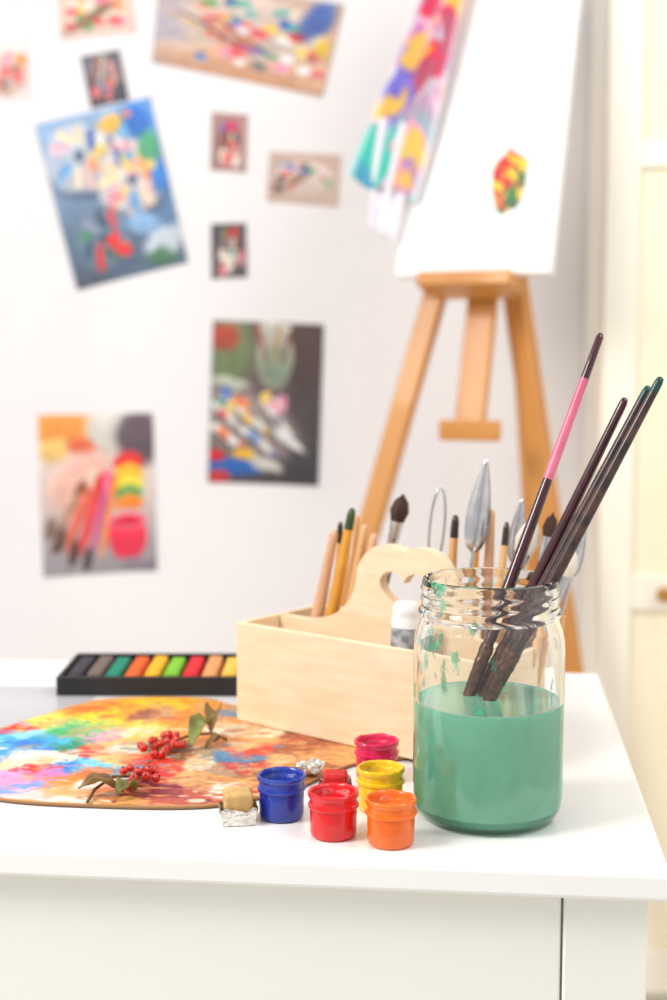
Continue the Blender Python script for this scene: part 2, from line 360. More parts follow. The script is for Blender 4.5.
def cloth():
    n=60;mm=140;V=[];F=[];C=[]
    for j in range(mm+1):
        t=j/mm
        zc=1.80-.50*t
        for i in range(n+1):
            s=i/n-.5
            w=.048+.054*sstep(.2,1,t)
            xc=.000-.145*t**1.15
            x=xc-.006+w*s
            z=zc-.018*s*2*t+.006*math.sin(s*9)
            depth=BR.y+ (z-BR.z)*(.1/.394) -(x-BR.x)*.383
            y=depth-.016-.007*(1+math.sin(s*17+t*3))*(.4+.6*t)
            V.append((x,y,z))
            nn=noise.noise(Vector((s*1.6+3,t*7,1)))+.45*noise.noise(Vector((s*4,t*17,4)))
            n3=noise.noise(Vector((s*1.8+9,t*8,7)))+.4*noise.noise(Vector((s*5+9,t*19,17)))
            n4=noise.noise(Vector((s*2.2+19,t*9,27)))
            c=(244,238,244)
            top=1-sstep(.68,.82,t); bot=sstep(.72,.9,t)
            c=mix(c,(222,44,84),(.45+.5*top)*sstep(-.16,.16,nn))
            c=mix(c,(228,90,150),.7*sstep(.0,.25,-nn)*(1-bot*.4))
            c=mix(c,(70,190,172),(.25+.75*bot)*sstep(-.10,.16,n3))
            c=mix(c,(98,100,208),.85*sstep(.06,.28,n4)*(1-abs(t-.72)*2))
            c=mix(c,(246,200,60),.8*sstep(.10,.30,-n3))
            e=sstep(.38,.5,abs(s)); c=mix(c,(248,244,248),.7*e)
            C.append([max(0,min(255,q)) for q in c])
    for j in range(mm):
        for i in range(n):
            a=j*(n+1)+i;F.append((a,a+n+1,a+n+2,a+1))
    ob=mk('stained_part',V,F,attr_mat('stained_cloth',rough=.9,sheen=.1),True); set_colors(ob,lambda co,i:C[i])
    V=[];F=[]
    for j in range(41):
        t=j/40
        for i in range(31):
            s=i/30-.5
            x=-.128-.02*t+(.07-.03*t)*s; z=1.40-.17*t-.02*s
            depth=BR.y+(z-BR.z)*.254-(x-BR.x)*.383
            V.append((x,depth-.012-.008*(1+math.sin(s*15+t*2)),z))
    for j in range(40):
        for i in range(30):
            a=j*31+i;F.append((a,a+31,a+32,a+1))
    o2=mk('white_fold',V,F,mat('cloth_white',(244,240,244),(236,230,238),rough=.9,scale=20),True)
    for o in (ob,o2):
        so=o.modifiers.new('t','SOLIDIFY');so.thickness=.0015
    group('paint_rag',[ob,o2],(-.12,2.1,1.23))
cloth()

# ---------------------------------------------------------------- glass jar with paint water
JX,JY=.0079,.9095
def glass_mat():
    m,nt,b=new_mat('jar_glass')
    b.inputs['Base Color'].default_value=(.98,.99,.985,1); pset(b,rough=0.0,trans=1.0,ior=1.45)
    tc=nt.nodes.new('ShaderNodeTexCoord'); mp=nt.nodes.new('ShaderNodeMapping'); mp.inputs['Scale'].default_value=(1,1,.55)
    nt.links.new(tc.outputs['Object'],mp.inputs[0])
    n=nt.nodes.new('ShaderNodeTexNoise'); n.inputs['Scale'].default_value=85; n.inputs['Detail'].default_value=4
    nt.links.new(mp.outputs[0],n.inputs['Vector'])
    sx=nt.nodes.new('ShaderNodeSeparateXYZ'); nt.links.new(tc.outputs['Object'],sx.inputs[0])
    mr=nt.nodes.new('ShaderNodeMapRange'); mr.inputs['From Min'].default_value=-.045; mr.inputs['From Max'].default_value=.03
    mr.inputs['To Min'].default_value=.585; mr.inputs['To Max'].default_value=.68
    nt.links.new(sx.outputs['X'],mr.inputs['Value'])
    sb=nt.nodes.new('ShaderNodeMath'); sb.operation='SUBTRACT'
    nt.links.new(n.outputs['Fac'],sb.inputs[0]); nt.links.new(mr.outputs[0],sb.inputs[1])
    gt=nt.nodes.new('ShaderNodeMapRange'); gt.inputs['From Min'].default_value=0; gt.inputs['From Max'].default_value=.05; gt.inputs['To Max'].default_value=.65
    nt.links.new(sb.outputs[0],gt.inputs['Value'])
    ab=nt.nodes.new('ShaderNodeMath'); ab.operation='GREATER_THAN'; ab.inputs[1].default_value=.081
    nt.links.new(sx.outputs['Z'],ab.inputs[0])
    mu=nt.nodes.new('ShaderNodeMath'); mu.operation='MULTIPLY'; nt.links.new(gt.outputs[0],mu.inputs[0]); nt.links.new(ab.outputs[0],mu.inputs[1])
    d=nt.nodes.new('ShaderNodeBsdfPrincipled'); d.inputs['Base Color'].default_value=rgba((80,185,145)); d.inputs['Roughness'].default_value=.5
    mx=nt.nodes.new('ShaderNodeMixShader'); out=nt.nodes['Material Output']
    nt.links.new(mu.outputs[0],mx.inputs[0]); nt.links.new(b.outputs[0],mx.inputs[1]); nt.links.new(d.outputs[0],mx.inputs[2]); nt.links.new(mx.outputs[0],out.inputs['Surface'])
    return m
outer=[(0,.0015),(.030,.0012),(.036,0),(.042,.0008),(.0465,.0045),(.0490,.010),(.0499,.018),(.0499,.112),(.0495,.120),(.0480,.1270),(.0462,.1315),(.0455,.135),
 (.0468,.1368),(.0472,.1385),(.0468,.1402),(.0452,.142),(.0449,.1445),(.0455,.146),(.0456,.1475),(.0449,.149),(.0448,.1515),(.0455,.153),(.0455,.1545),(.0448,.156),(.0446,.158),(.0440,.1603),(.0427,.1610)]
inner=[(.0414,.1603),(.0410,.158),(.0410,.140),(.0422,.134),(.0442,.129),(.0464,.123),(.0474,.116),(.0476,.108),(.0476,.018),(.0465,.0105),(.042,.0065),(.036,.0050),(.028,.0048),(0,.0052)]
jar=lathe('jar_body',outer+inner,(JX,JY,TZ+.0003),glass_mat(),128)
def liquid_mat():
    m,nt,b=new_mat('murky_green_water')
    tc=nt.nodes.new('ShaderNodeTexCoord'); n=nt.nodes.new('ShaderNodeTexNoise'); n.inputs['Scale'].default_value=22; n.inputs['Detail'].default_value=3; n.inputs['Distortion'].default_value=1.0
    nt.links.new(tc.outputs['Object'],n.inputs['Vector'])
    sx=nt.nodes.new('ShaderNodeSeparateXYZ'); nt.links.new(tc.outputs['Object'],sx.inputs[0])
    # paler toward the top: sky reflection on the water painted into the colour
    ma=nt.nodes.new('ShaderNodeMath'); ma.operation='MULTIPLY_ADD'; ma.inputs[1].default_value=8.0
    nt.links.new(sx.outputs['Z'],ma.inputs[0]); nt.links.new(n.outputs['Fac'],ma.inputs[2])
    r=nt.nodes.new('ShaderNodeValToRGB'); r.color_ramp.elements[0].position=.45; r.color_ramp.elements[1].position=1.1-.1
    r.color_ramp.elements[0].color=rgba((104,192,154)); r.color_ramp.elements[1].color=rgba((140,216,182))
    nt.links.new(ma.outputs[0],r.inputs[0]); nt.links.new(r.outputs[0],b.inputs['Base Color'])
    pset(b,rough=.08,sss=.6,coat=.5); b.inputs['Subsurface Radius'].default_value=(.5,1,.8); b.inputs['Subsurface Scale'].default_value=.014
    return m
LZ=.079
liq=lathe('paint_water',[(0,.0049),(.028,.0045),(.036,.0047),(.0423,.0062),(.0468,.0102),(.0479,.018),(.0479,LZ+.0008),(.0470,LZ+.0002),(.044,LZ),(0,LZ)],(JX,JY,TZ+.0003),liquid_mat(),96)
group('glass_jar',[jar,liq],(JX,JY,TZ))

m_mar=mat('maroon_lacquer',(74,24,32),(50,14,22),rough=.22,scale=60,coat=.5)
m_pink=mat('pink_lacquer',(226,118,146),(196,84,116),rough=.35,scale=90,coat=.2,stretch=(1,1,.3))
m_dk=mat('dark_worn_handle',(80,50,42),(38,24,24),rough=.3,scale=150,coat=.3)
m_fer=mat('tarnished_ferrule',(128,84,58),(46,28,28),rough=.38,scale=220,metal=.4)
m_bri=mat('dark_bristle',(60,35,25),(90,60,40),rough=.8,scale=200,stretch=(1,1,.1))
m_tip=mat('teal_tip',(30,78,74),(22,48,48),rough=.3)
def jarbrush(P0,P1,endz,kind):
    P0=Vector(P0);P1=Vector(P1); d=(P1-P0); d=d/d.z
    bot=P0+d*(TZ+.010-P0.z); end=P1+d*(endz-P1.z)
    L=(end-bot).length; k=1/(Vector(d).normalized().z)
    def t(z): return (z-bot.z)*k
    tl=t(.862)
    pr=[]
    pr.append(shaft('bristles',bot,end,[(0,0),(.004,.0012),(.018,.0032),(.026,.003),(.030,.0028)],m_bri,20))
    pr.append(shaft('ferrule',bot,end,[(.026,.0029),(.027,.0034),(.040,.0037),(.041,.004),(.043,.004),(.044,.0037),(tl-.014,.0046),(tl-.012,.0050),(tl-.010,.0046),(tl-.006,.0046),(tl-.004,.0050),(tl-.002,.0046),(tl,.0046),(tl+.0001,0)],m_fer,24))
    hp=[(tl-.002,0),(tl-.002,.0038),(tl+.01,.0043),(tl+.04,.0043)]
    def rad(x):
        q=(x-tl)/(L-tl); return .0043*(1-q)+.0028*q
    if kind=='pink':
        a,b=t(.972),t(1.040)
        pr.append(shaft('handle_lower',bot,end,hp+[(a,rad(a)),(a+.0001,0)],m_mar,24))
        pr.append(shaft('handle_pink',bot,end,[(a-.0005,0),(a-.0005,rad(a)+.00015),(b,rad(b)+.00015),(b+.0003,0)],m_pink,24))
        pr.append(shaft('handle_end',bot,end,[(b-.0005,0),(b-.0005,rad(b)),(L-.004,.0028),(L-.001,.002),(L,0)],m_mar,24))
    else:
        mm=m_dk if kind=='dk' else m_mar
        b=t(endz-.010)
        pr.append(shaft('handle',bot,end,hp+[(b,rad(b)),(b+.0001,0)],mm,24))
        pr.append(shaft('handle_tip',bot,end,[(b-.0005,0),(b-.0005,rad(b)+.0001),(L-.004,.0028),(L-.001,.002),(L,0)],m_tip if kind=='dk' else m_mar,24))
    group('paintbrush',pr,tuple(bot))
jarbrush((-.0055,.919,.828),(.0245,.9430,.91),1.072,'pink')
jarbrush((.003,.928,.828),(.0408,.9295,.91),1.029,'mar')
jarbrush((.0055,.918,.828),(.0463,.920,.91),1.037,'dk')
jarbrush((.0080,.908,.828),(.0492,.9100,.91),1.043,'dk')

# ---------------------------------------------------------------- wooden caddy
m_birch=mat('birch_ply',(245,222,190),(236,208,170),rough=.5,scale=18,stretch=(1,1,7),detail=6)
FL=Vector((-.198,1.114)); ux=Vector((.842,-.539)).normalized(); wx=Vector((-ux.y,ux.x))
CZ=TZ+.0038
MC=Matrix(((ux.x,wx.x,0,FL.x),(ux.y,wx.y,0,FL.y),(0,0,1,CZ),(0,0,0,1)))
CL,CD,CH,ct=.24,.108,.083,.005
parts=[box('front_board',(0,0,0),(CL,ct,CH),m_birch,.0008,MC),
 box('back_board',(0,CD-ct,0),(CL,CD,CH),m_birch,.0008,MC),
 box('left_board',(0,ct,0),(ct,CD-ct,CH),m_birch,.0008,MC),
 box('right_board',(CL-ct,ct,0),(CL,CD-ct,CH),m_birch,.0008,MC),
 box('bottom_board',(ct,ct,0),(CL-ct,CD-ct,.004),m_birch,0,MC)]
def handle():
    import bmesh
    half=[(0.0,.149),(.014,.152),(.028,.150),(.039,.142),(.046,.131),(.048,.119),(.053,.106),(.062,.096),(.073,.089),(.087,.0845),(.1000,.082)]
    def smooth(pts,n=6):
        out=[]
        P=[pts[0]]+pts+[pts[-1]]
        for i in range(1,len(P)-2):
            for k in range(n):
                t=k/n
                out.append(tuple(.5*((2*P[i][a])+(-P[i-1][a]+P[i+1][a])*t+(2*P[i-1][a]-5*P[i][a]+4*P[i+1][a]-P[i+2][a])*t*t+(-P[i-1][a]+3*P[i][a]-3*P[i+1][a]+P[i+2][a])*t**3) for a in (0,1)))
        out.append(pts[-1]); return out
    right=smooth(half)
    out=[(x,z) for x,z in right]+[(.1000,.004),(-.1290,.004),(-.1290,.082)]+[(-x,z) for x,z in reversed(right[1:])]
    hole=[]
    for k in range(44):
        a=2*math.pi*k/44
        hx=.00148*16*math.sin(a)**3; hz=.0012*(13*math.cos(a)-5*math.cos(2*a)-2*math.cos(3*a)-math.cos(4*a))
        hole.append((hx,.117+hz))
    bm=bmesh.new()
    def loop(pts):
        vs=[bm.verts.new((x,0,z)) for x,z in pts]
        return [bm.edges.new((vs[i],vs[(i+1)%len(vs)])) for i in range(len(vs))]
    e=loop(out)+loop(hole)
    bmesh.ops.triangle_fill(bm,use_beauty=True,edges=e)
    r=bmesh.ops.extrude_face_region(bm,geom=list(bm.faces))
    for v in r['geom']:
        if isinstance(v,bmesh.types.BMVert): v.co.y+=.010
    bmesh.ops.recalc_face_normals(bm,faces=bm.faces)
    me=bpy.data.meshes.new('handle_board'); bm.to_mesh(me); bm.free(); me.materials.append(m_birch)
    ob=bpy.data.objects.new('handle_board',me); col.objects.link(ob)
    ob.matrix_world=MC@Matrix.Translation((.1345,CD/2-.005,0))
    b=ob.modifiers.new('b','BEVEL');b.width=.0012;b.segments=2;b.limit_method='ANGLE';b.angle_limit=math.radians(60)
    autosmooth(ob,35)
    return ob
parts.append(handle())
group('wooden_caddy',parts,tuple(MC@Vector((CL/2,CD/2,0))))
def C(a,b,z): return MC@Vector((a,b,z))

m_ltw=mat('light_wood_handle',(228,182,128),(212,162,106),rough=.45,scale=60,stretch=(1,1,.1))
m_pkw=mat('pinkish_wood_handle',(222,176,140),(206,156,120),rough=.45,scale=60,stretch=(1,1,.1))
m_yel=mat('amber_handle',(232,170,66),(218,150,50),rough=.3,scale=50,coat=.3)
m_grn=mat('green_tip_lacquer',(70,92,50),(46,60,36),rough=.4)
m_silv=mat('silver_ferrule',(215,215,218),(195,195,200),rough=.25,metal=1.0,scale=80)
m_brn=mat('brown_bristle',(74,48,36),(50,32,26),rough=.85,scale=250,stretch=(1,1,.1))
m_dh=mat('dark_handle',(62,38,32),(48,28,26),rough=.3,coat=.3)
m_bw=mat('white_bristle',(236,228,214),(220,208,190),rough=.85,scale=250,stretch=(1,1,.1))
def handle_up(bot,top,m,r=.0042,tip=None):
    bot=Vector(bot);top=Vector(top);L=(top-bot).length
    pr=[shaft('ferrule',bot,top,[(0,0),(0,r*.8),(.03,r*.85),(.0301,0)],m_silv,16),
        shaft('handle',bot,top,[(.0295,0),(.0295,r*.9),(.05,r*1.15),(L*.6,r),(L-.018,r*.75)]+([(L-.018,0)] if tip else [(L-.004,r*.7),(L-.001,r*.45),(L,0)]),m,20)]
    if tip: pr.append(shaft('handle_tip',bot,top,[(L-.0185,0),(L-.0185,r*.78),(L-.005,r*.7),(L-.001,r*.45),(L,0)],tip,20))
    group('paintbrush',pr,tuple(bot))
def brush_up(bot,top,mh,mb,r=.004,hair=.028,rb=.006,flat=1.0):
    bot=Vector(bot);top=Vector(top);L=(top-bot).length
    pr=[shaft('handle',bot,top,[(0,0),(.002,r*.5),(.05,r*.8),(L-hair-.04,r*1.1),(L-hair-.02,r*.9),(L-hair-.0199,0)],mh,18),
        shaft('ferrule',bot,top,[(L-hair-.022,0),(L-hair-.022,r*.95),(L-hair-.015,r),(L-hair-.014,r*1.1),(L-hair-.012,r),(L-hair,rb*.85),(L-hair+.0001,0)],m_silv,20,flat),
        shaft('bristles',bot,top,[(L-hair-.001,0),(L-hair-.001,rb*.8),(L-hair*.65,rb*1.15),(L-hair*.3,rb*.85),(L-.003,rb*.3),(L,0)],mb,24,flat)]
    group('paintbrush',pr,tuple(bot))
bz=.0045
handle_up(C(.012,.068,bz),(-.119,1.140,.911),m_pkw,.0052)
handle_up(C(.024,.095,bz),(-.116,1.160,.916),m_ltw,.0036,m_dh)
handle_up(C(.026,.070,bz),(-.104,1.140,.930),m_yel,.0050,m_grn)
handle_up(C(.038,.096,bz),(-.102,1.158,.922),m_ltw,.0036)
handle_up(C(.041,.080,bz),(-.094,1.143,.916),m_ltw,.0052)
handle_up(C(.056,.068,bz),(-.085,1.134,.910),m_pkw,.0050)
handle_up(C(.066,.088,bz),(-.080,1.140,.898),m_ltw,.0040)
brush_up(C(.052,.094,bz),(-.062,1.145,.942),m_dh,m_brn,.0048,.024,.0070)
handle_up(C(.150,.078,bz),(-.018,1.10,.930),m_ltw,.0044,m_dh)
handle_up(C(.185,.085,bz),(.010,1.09,.936),m_pkw,.0046)
handle_up(C(.160,.095,bz),(.000,1.10,.925),m_yel,.0036)
handle_up(C(.198,.070,bz),(.022,1.075,.928),m_ltw,.0036,m_dh)
brush_up(C(.175,.076,bz),(.044,1.090,.930),m_ltw,m_bw,.0042,.030,.0085,.5)
brush_up(C(.208,.080,bz),(.058,1.085,.935),m_dh,m_brn,.0038,.02,.005,.5)
brush_up(C(.214,.074,bz),(.076,1.080,.922),m_dh,m_silv,.0042,.024,.0058,.5)
brush_up(C(.224,.066,bz),(.072,1.060,.912),m_ltw,m_bw,.004,.024,.007,.5)
def knife(bot,top,w,blade_len,name='palette_knife'):
    bot=Vector(bot);top=Vector(top);d=(top-bot);L=d.length;d.normalize()
    hL=L-blade_len-.03
    pr=[shaft('handle',bot,top,[(0,0),(.001,.004),(.02,.0055),(hL-.01,.005),(hL,.0035),(hL+.0001,0)],m_ltw,18),
        shaft('neck',bot,top,[(hL-.002,0),(hL-.002,.0016),(hL+.032,.0016),(hL+.0321,0)],m_silv,12)]
    side=Vector((1,.1,0)); side=(side-d*side.dot(d)).normalized(); nn=d.cross(side)
    V=[];F=[]
    for k in range(21):
        q=k/20; ww=w*math.sin(math.pi*(q**.62*.93+.04))**.9
        c=bot+d*(hL+.03+blade_len*q)+nn*.003*math.sin(q*3)
        V+= [c-side*ww, c+side*ww]
    for k in range(20): F.append((2*k,2*k+1,2*k+3,2*k+2))
    bl=mk('blade',V,F,m_silv,True); so=bl.modifiers.new('t','SOLIDIFY');so.thickness=.0008
    pr.append(bl); group(name,pr,tuple(bot))
knife(C(.167,.064,bz),(.006,1.080,.976),.0095,.074)
knife(C(.192,.094,bz),(.034,1.09,.944),.007,.052)
knife(C(.228,.085,bz),(.082,1.070,.930),.006,.045)
lb=C(.125,.085,bz); lt=Vector((-.030,1.115,.955))
pr=[shaft('handle',lb,lt,[(0,0),(.001,.004),(.02,.005),(.13,.004),(.1301,0)],m_ltw,16)]
dd=(lt-lb).normalized(); ss=Vector((1,.2,0)).normalized(); b0=lb+dd*.128
pts=[b0+dd*(.032*(1-math.cos(a)))+ss*.006*math.sin(a) for a in [i*2*math.pi/28 for i in range(29)]]
pr.append(tube('wire_loop',pts,.0011,m_silv,3))
group('clay_loop_tool',pr,tuple(lb))
m_tube=mat('white_tube',(244,242,240),(238,236,236),rough=.35)
tb=C(.147,.026,bz+.001); tt=C(.152,.029,.112)
p=[shaft('tube_body',tb,tt,[(0,0),(0,.0095),(.018,.010),(.019,.009),(.020,.010),(.095,.0108),(.097,.010),(.099,.0108),(.104,.0104),(.1075,.0085),(.1078,0)],m_tube,28,.8),
   shaft('label_band',tb,tt,[(.068,0),(.068,.0107),(.088,.0110),(.0881,0)],mat('label_grey',(190,196,200),(120,126,132),rough=.4,scale=160),28,.8)]
group('paint_tube',p,tuple(tb))

# ---------------------------------------------------------------- palette
outline=[(-.412,1.03),(-.420,.985),(-.39,.932),(-.325,.900),(-.25,.894),(-.185,.900),(-.150,.922),(-.125,.948),(-.105,.985),(-.087,1.01),(-.05,1.03),(-.015,1.07),(-.03,1.12),(-.08,1.15),(-.14,1.165),(-.205,1.165),(-.235,1.186),(-.285,1.188),(-.334,1.170),(-.365,1.118),(-.388,1.070)]
def catmull(P,n):
    out=[];N=len(P)
    for i in range(N):
        p0,p1,p2,p3=[Vector(P[(i+k-1)%N]) for k in range(4)]
        for k in range(n):
            t=k/n
            out.append(.5*((2*p1)+(-p0+p2)*t+(2*p0-5*p1+4*p2-p3)*t*t+(-p0+3*p1-3*p2+p3)*t**3))
    return out
ol=catmull(outline,18)
cen=Vector((-.235,1.045))
zones=[((-.36,1.06),(140,216,232)),((-.345,1.00),(235,242,246)),((-.345,1.03),(20,120,210)),((-.325,1.065),(50,175,100)),((-.35,1.09),(235,228,90)),((-.315,1.04),(20,140,96)),((-.33,1.085),(80,190,130)),
 ((-.32,1.11),(255,206,20)),((-.30,1.13),(255,165,10)),((-.27,1.15),(253,190,20)),((-.25,1.12),(250,128,10)),((-.28,1.09),(255,206,50)),((-.23,1.16),(244,150,20)),((-.32,1.14),(240,110,14)),
 ((-.295,1.02),(220,24,30)),((-.28,1.04),(242,184,110)),((-.32,1.00),(244,224,200)),((-.335,.955),(240,150,205)),((-.325,.925),(130,155,236)),((-.295,.945),(252,130,30)),((-.285,.915),(246,180,105)),((-.30,.975),(30,135,210)),((-.31,.955),(230,120,190)),((-.285,.985),(120,200,220)),
 ((-.27,.96),(242,100,20)),((-.25,1.0),(226,56,30)),((-.27,1.0),(244,190,120)),((-.25,.92),(212,118,60)),((-.22,.93),(124,24,40)),((-.20,.915),(184,80,60)),((-.23,.97),(208,44,36)),
 ((-.21,.96),(228,172,112)),((-.19,.95),(200,134,74)),((-.22,1.02),(130,84,50)),((-.20,1.0),(236,216,190)),((-.18,.98),(176,140,108)),((-.17,1.01),(60,116,160)),((-.16,.96),(220,154,80)),
 ((-.15,1.0),(226,180,130)),((-.14,.97),(160,104,62)),((-.21,1.06),(204,90,40)),((-.19,1.04),(228,176,114)),((-.23,1.07),(236,150,60)),((-.13,1.0),(196,124,66)),((-.26,1.06),(250,190,70)),((-.21,1.11),(234,146,60)),
 ((-.39,1.02),(90,205,150)),((-.38,.98),(70,180,240)),((-.35,.985),(254,212,170)),((-.12,1.02),(220,160,90)),((-.38,1.04),(50,165,225)),((-.38,.955),(240,195,224)),((-.24,.905),(226,160,86)),((-.37,.94),(246,165,175)),((-.365,1.0),(60,150,220)),((-.335,1.045),(40,160,200)),((-.315,1.075),(110,200,120)),
 ((-.25,1.035),(90,140,110)),((-.195,1.02),(90,130,170)),((-.205,1.085),(235,215,190)),((-.175,.935),(236,216,196)),((-.165,.99),(200,60,50)),((-.30,.90),(244,200,190)),((-.265,.94),(236,214,200)),((-.27,1.025),(230,210,190))]
R=random.Random(3)
for _ in range(24):
    x=R.uniform(-.40,-.11);y=R.uniform(.90,1.17)
    cs=[(230,174,104),(222,64,44),(236,214,180),(205,150,100),(160,84,54),(100,140,170)] if x>-.28 else [(244,230,210),(40,120,210),(70,180,215),(70,180,110),(240,150,190),(222,44,44)]
    if x<-.28 and y>1.1: continue
    zones.append(((x,y),R.choice(cs)))
WOOD=(214,160,100)
def palcol(x,y):
    wx_=noise.noise(Vector((x*24,y*24,1)));wy_=noise.noise(Vector((x*24,y*24,11)))
    w2=noise.noise(Vector((x*120,y*80,4)));w3=noise.noise(Vector((x*120,y*80,14)))
    px=x+.018*wx_+.008*w2; py=y+.014*wy_+.006*w3
    b=[]
    for (zx,zy),c in zones:
        d=(zx-px)**2+(zy-py)**2; b.append((d,c))
    b.sort(key=lambda q:q[0])
    d0,d1=math.sqrt(b[0][0]),math.sqrt(b[1][0])
    t=.5*(1-sstep(0,.006,d1-d0))
    c=mix(b[0][1],b[1][1],t)
    s=noise.noise(Vector((x*260,y*120,2)))
    s2=noise.noise(Vector((x*50+5,y*150,8)))
    s3=noise.noise(Vector((x*70+25,y*170,38)))
    if s2<-.26: c=mix(c,b[2][1],.85)
    if s3>.3: c=mix(c,b[1][1],.7)
    wd=noise.noise(Vector((x*36,y*42,21)))+.4*noise.noise(Vector((x*120,y*200,22)))+ 1.0*(x+.24)
    c=mix(c,WOOD,.6*sstep(.10,.34,wd))
    k=1+.12*s
    return [max(0,min(255,q*k)) for q in c]
rings=115; ns=len(ol); V=[];C_=[];F=[]
zt=TZ+.0033
def hgt(x,y,q):
    e=1-sstep(.96,1,q)
    return .0003*e*noise.noise(Vector((x*90,y*90,3)))+.0002*e*noise.noise(Vector((x*260,y*260,7)))-.0003*(1-e)
V.append((cen.x,cen.y,zt)); C_.append(palcol(*cen))
for r in range(1,rings+1):
    q=(r/rings)**.8
    for p in ol:
        x,y=cen+(p-cen)*q
        V.append((x,y,zt+hgt(x,y,q))); C_.append(palcol(x,y) if q<.992 else (190,140,86))
for i in range(ns): F.append((0,1+i,1+(i+1)%ns))
for r in range(rings-1):
    a=1+r*ns;b=a+ns
    for i in range(ns):
        j=(i+1)%ns; F.append((a+i,b+i,b+j,a+j))
a=1+(rings-1)*ns; b=len(V)
for p in ol: V.append((p.x,p.y,TZ+.0005)); C_.append((96,66,44))
for i in range(ns):
    j=(i+1)%ns; F.append((a+i,b+i,b+j,a+j))
F.append(tuple(range(b,b+ns)))
V=[(x-cen.x,y-cen.y,z-TZ) for x,y,z in V]
pal=mk('artist_palette',V,F,attr_mat('dried_oil_paint',rough=.5,bump=.4,bscale=160)); recalc(pal); pal.location=(cen.x,cen.y,TZ); autosmooth(pal,50)
set_colors(pal,lambda co,i:C_[i])

# ---------------------------------------------------------------- pastel box
m_blk=mat('black_card',(34,33,36),(26,25,28),rough=.5)
ang=.10
MP=Matrix.Translation((-.376,1.191,TZ+.0008))@Matrix.Rotation(ang,4,'Z')
PW,PD,PH=.185,.100,.017
parts=[box('tray_base',(0,0,0),(PW,PD,.003),m_blk,0,MP),box('tray_front',(0,0,.003),(PW,.004,PH),m_blk,.0006,MP),box('tray_back',(0,PD-.004,.003),(PW,PD,PH),m_blk,.0006,MP),
 box('tray_left',(0,.004,.003),(.004,PD-.004,PH),m_blk,.0006,MP),box('tray_right',(PW-.004,.004,.003),(PW,PD-.004,PH),m_blk,.0006,MP)]
pc=[(66,60,70),(122,104,98),(30,138,110),(230,100,40),(250,184,36),(130,200,50),(226,36,46),(236,160,100),(244,196,80),(240,225,170)]
pitch=(PW-.010)/len(pc)
for i,cc in enumerate(pc):
    x=.005+pitch*i
    y0=.012+.003*math.sin(i*1.7)
    parts.append(box('pastel_stick_%d'%(i+1),(x+.0022,y0,.0032),(x+pitch-.0022,PD-.014+.004*math.sin(i*2.1),.0032+.0140),mat('pastel_%d'%i,cc,[max(0,q*.9) for q in cc],rough=.95,scale=150,bump=.2),.002,MP))
group('pastel_box',parts,tuple(MP@Vector((PW/2,PD/2,0))))
gs=box('grey_flat_sheet',(-.62,1.05,TZ+.0001),(-.34,1.225,TZ+.0004),mat('grey_sheet',(196,195,198),(180,179,184),rough=.25,scale=6))  # thin grey sheet on the tabletop, partly under the palette

# ---------------------------------------------------------------- paint pots
def pot(x,y,c,rot=0,seed=1):
    dark=[q*.80 for q in c]
    mp_=mat('pot_plastic',c,[q*.93 for q in c],rough=.22,scale=40,sss=.1,coat=.4)
    mp2=mat('pot_rim_plastic',c,[min(255,q*.88+26) for q in c],rough=.28,scale=150,coat=.3)
    mpt=mat('gouache_paint',c,dark,rough=.3,scale=90,bump=.8,bscale=220)
    body=lathe('pot_body',[(0,.0008),(.0118,.0006),(.0132,0),(.0144,.001),(.0149,.003),(.0151,.0175),(.0149,.0185),(.0149,.0192)],(x,y,TZ+.0002),mp_,56)
    def jt(v):
        n=noise.noise(Vector((v.x*160,v.y*160,v.z*160+seed*5)))
        r=Vector((v.x,v.y,0)); up=noise.noise(Vector((v.x*180,v.y*180,seed)))*(.0007 if v.z>.027 else 0)
        if r.length>1e-5: v=v+r.normalized()*n*.0004+Vector((0,0,up))
        return v
    rim=lathe('pot_rim',[(.0148,.0190),(.0161,.0193),(.0164,.0203),(.0161,.0213),(.0153,.0217),(.0151,.0235),(.0152,.0255),(.0160,.0262),(.0164,.0278),(.0163,.0290),(.0155,.0297),(.0145,.0293),(.0138,.0280),(.0137,.0225)],(x,y,TZ+.0002),mp2,72,jit=jt)
    V=[(0,0,.0235)];F=[];N=36;Rg=10
    for r in range(1,Rg+1):
        for i in range(N):
            a=2*math.pi*i/N; rr=.0139*r/Rg
            xx,yy=rr*math.cos(a),rr*math.sin(a)
            h=.0235+.0016*noise.noise(Vector((xx*190+seed,yy*190,seed)))+(.0018 if r>=Rg-1 else 0)+(.0012 if r==Rg else 0)
            V.append((xx,yy,h))
    for i in range(N): F.append((0,1+i,1+(i+1)%N))
    for r in range(Rg-1):
        for i in range(N):
            j=(i+1)%N; F.append((1+r*N+i,1+(r+1)*N+i,1+(r+1)*N+j,1+r*N+j))
    pt=mk('paint',V,F,mpt,True); pt.location=(x,y,TZ+.0002)
    sm=pt.modifiers.new('s','SUBSURF'); sm.levels=1; sm.render_levels=2
    group('paint_pot',[body,rim,pt],(x,y,TZ))
pot(-.0529,.849,(248,108,10),seed=1)
pot(-.0905,.8595,(224,14,22),seed=2)
pot(-.1285,.8905,(18,48,156),seed=3)
pot(-.0640,.913,(253,200,6),seed=4)
pot(-.0715,.979,(224,14,80),seed=5)

